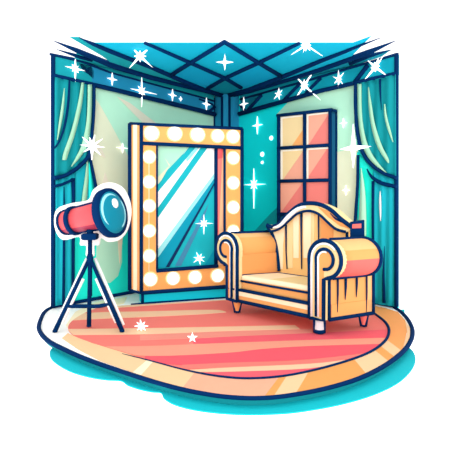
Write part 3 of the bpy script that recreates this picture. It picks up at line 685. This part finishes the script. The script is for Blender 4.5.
star(WR, 338.3, 79, [(90, 9), (40, 8), (-10, 4), (-50, 9), (-90, 9), (215, 6), (150, 8)], 2.4, 'spiky small star on the right beam left of the curtain', BO, TR)
star(WR, 375, 66.8, [(45, 12), (135, 14), (222, 17), (318, 20), (65, 12), (0, 5), (95, 5), (180, 5), (270, 5)], 4.3, 'large white star at the right end of the right beam, above the curtain', BO, TR)
# ceiling stars hang just below it, facing the front
def hang(u, v, rays, core, label, tip):
    Y = F*(CEIL-CH-.02)/(VH-(v-tip)); return star(Plane((0, Y, 0), (0, -1, 0)), u, v, rays, core, label, 0, 'sparkles on the ceiling')
hang(140, 56, [(42, 18), (132, 17), (228, 16), (318, 17), (0, 6), (90, 6), (180, 6), (270, 6)], 4.2, 'large white star with crossed rays at the left of the ceiling', 4)
hang(224.8, 62, four(8.5, 8.5), 2.4, 'four-pointed star in the middle ceiling diamond', 8.5)
star(Plane((0, 4.70, 0), (0, -1, 0)), 306, 45, [(-52+0, 7), (-33, 20), (213, 18), (250, 8), (90, 6), (40, 8), (140, 8), (-90, 6), (0, 5), (180, 5)], 4, 'large white star at the front edge of the ceiling', 0, 'sparkles on the ceiling')
# wall stars
LWG, RWG = 'sparkles on the left wall', 'sparkles on the right wall'
star(WL, 92.5, 146, [(0, 15), (35, 15), (75, 12), (110, 9), (145, 14), (180, 14), (215, 12), (268, 14), (320, 13)], 5, 'big many-pointed star at the left curtain edge', .125, LWG)
star(WL, 123, 148, four(8, 5), 1.2, 'small thin star on the left wall beside the mirror', .02, LWG)
star(WR, 257, 125.2, four(7.5, 9), 2, 'four-pointed star at the top of the turquoise wall beside the mirror', .02, RWG)
star(WR, 253.5, 184.5, [(0, 17), (90, 16), (180, 15), (270, 24), (45, 6), (135, 6), (225, 6), (315, 6)], 3, 'large star on the turquoise wall between mirror and window', .02, RWG)
star(WR, 343, 123, four(4.4, 5), 1.5, 'small star beside the top right corner of the window', .02, RWG)
star(WR, 353, 148, [(0, 20), (90, 24), (180, 16), (270, 20)], 5, 'big diamond-centred star at the right curtain edge', .115, RWG)
star(WR, 345.5, 190.3, four(4.6, 5), 1.6, 'small star on the beige wall right of the window', .02, RWG)
dot(WR, 271, 138, 2.3, 'white dot nearest the window frame'); dot(WR, 262, 154.2, 2.4, 'larger of the two white dots one above the other, beside the mirror'); dot(WR, 262, 162.4, 1.6, 'smallest white dot, beneath a larger dot beside the mirror')
star(MP, 204, 223.5, [(0, 10), (90, 9), (180, 9), (270, 11), (45, 4.5), (135, 4.5), (225, 4.5), (315, 4.5)], 2.6, 'larger white star on the mirror glass', -.022, 'sparkles on the mirror')
star(MP, 199.3, 258.3, [(10, 6), (60, 5), (115, 7), (170, 6), (215, 7), (280, 7), (325, 7)], 2.4, 'smaller white star near the bottom of the mirror glass', -.022, 'sparkles on the mirror')
def stand(u, v, rays, core, label, tip):
    Y = F*(CH-.014)/(v+tip-VH); return star(Plane((0, Y, 0), (0, -1, 0)), u, v, rays, core, label, 0, 'stars standing on the rug')
stand(141.2, 326.3, [(0, 7), (50, 6), (100, 7), (140, 6), (180, 7), (225, 6), (270, 5), (315, 6)], 3.4, 'white eight-pointed star on the rug in front of the mirror, nearest the tripod', 5)
stand(192.3, 338, [(18, 5.2), (90, 5.6), (162, 5.2), (234, 5), (306, 5)], 2.6, 'small white five-pointed star on the rug, right of the eight-pointed one', 4.2)

# ================================================================== LIGHT, CAMERA
W = bpy.data.worlds.new('world'); SC.world = W; W.use_nodes = True
nt = W.node_tree; bg = nt.nodes['Background']
# white studio sky: bright all round the horizon and below (added fill for ceiling and walls), dimmer overhead
tc = nt.nodes.new('ShaderNodeTexCoord'); sx = nt.nodes.new('ShaderNodeSeparateXYZ'); mr = nt.nodes.new('ShaderNodeValToRGB')
nt.links.new(tc.outputs['Generated'], sx.inputs[0])
ad = nt.nodes.new('ShaderNodeMath'); ad.operation = 'MULTIPLY_ADD'; ad.inputs[1].default_value = .5; ad.inputs[2].default_value = .5
nt.links.new(sx.outputs['Z'], ad.inputs[0]); nt.links.new(ad.outputs[0], mr.inputs[0])
K = mr.color_ramp.elements; K[0].position = 0.0; K[1].position = 1.0
def g_(v): return (v, v, v, 1)
K[0].color = g_(1.0); K[1].color = g_(.40)
for p, v in ((.25, .75), (.42, .5), (.5, .45), (.68, .47), (.85, .46)):
    e_ = K.new(p); e_.color = g_(v)
bg.inputs['Strength'].default_value = 2.7; nt.links.new(mr.outputs[0], bg.inputs['Color'])
sun = bpy.data.lights.new('sun', 'SUN'); sun.energy = 0.8; sun.angle = math.radians(35); so_ = bpy.data.objects.new('sun', sun); COL.objects.link(so_)
d = V((-0.12, 1.0, -0.15)).normalized(); so_.rotation_euler = d.to_track_quat('-Z', 'Y').to_euler(); so_.location = (-1, -3, 4)
cam = bpy.data.cameras.new('camera'); cam.sensor_width = 36; cam.lens = 36*F/450; cam.shift_y = -(225-VH)/450; cam.clip_end = 100
co_ = bpy.data.objects.new('camera', cam); COL.objects.link(co_); co_.location = EYE; co_.rotation_euler = (PI/2, 0, 0); SC.camera = co_
SC.view_settings.view_transform = 'Standard'; SC.view_settings.look = 'None'; SC.view_settings.exposure = 0.3; SC.view_settings.gamma = 1; SC.view_settings.use_curve_mapping = False
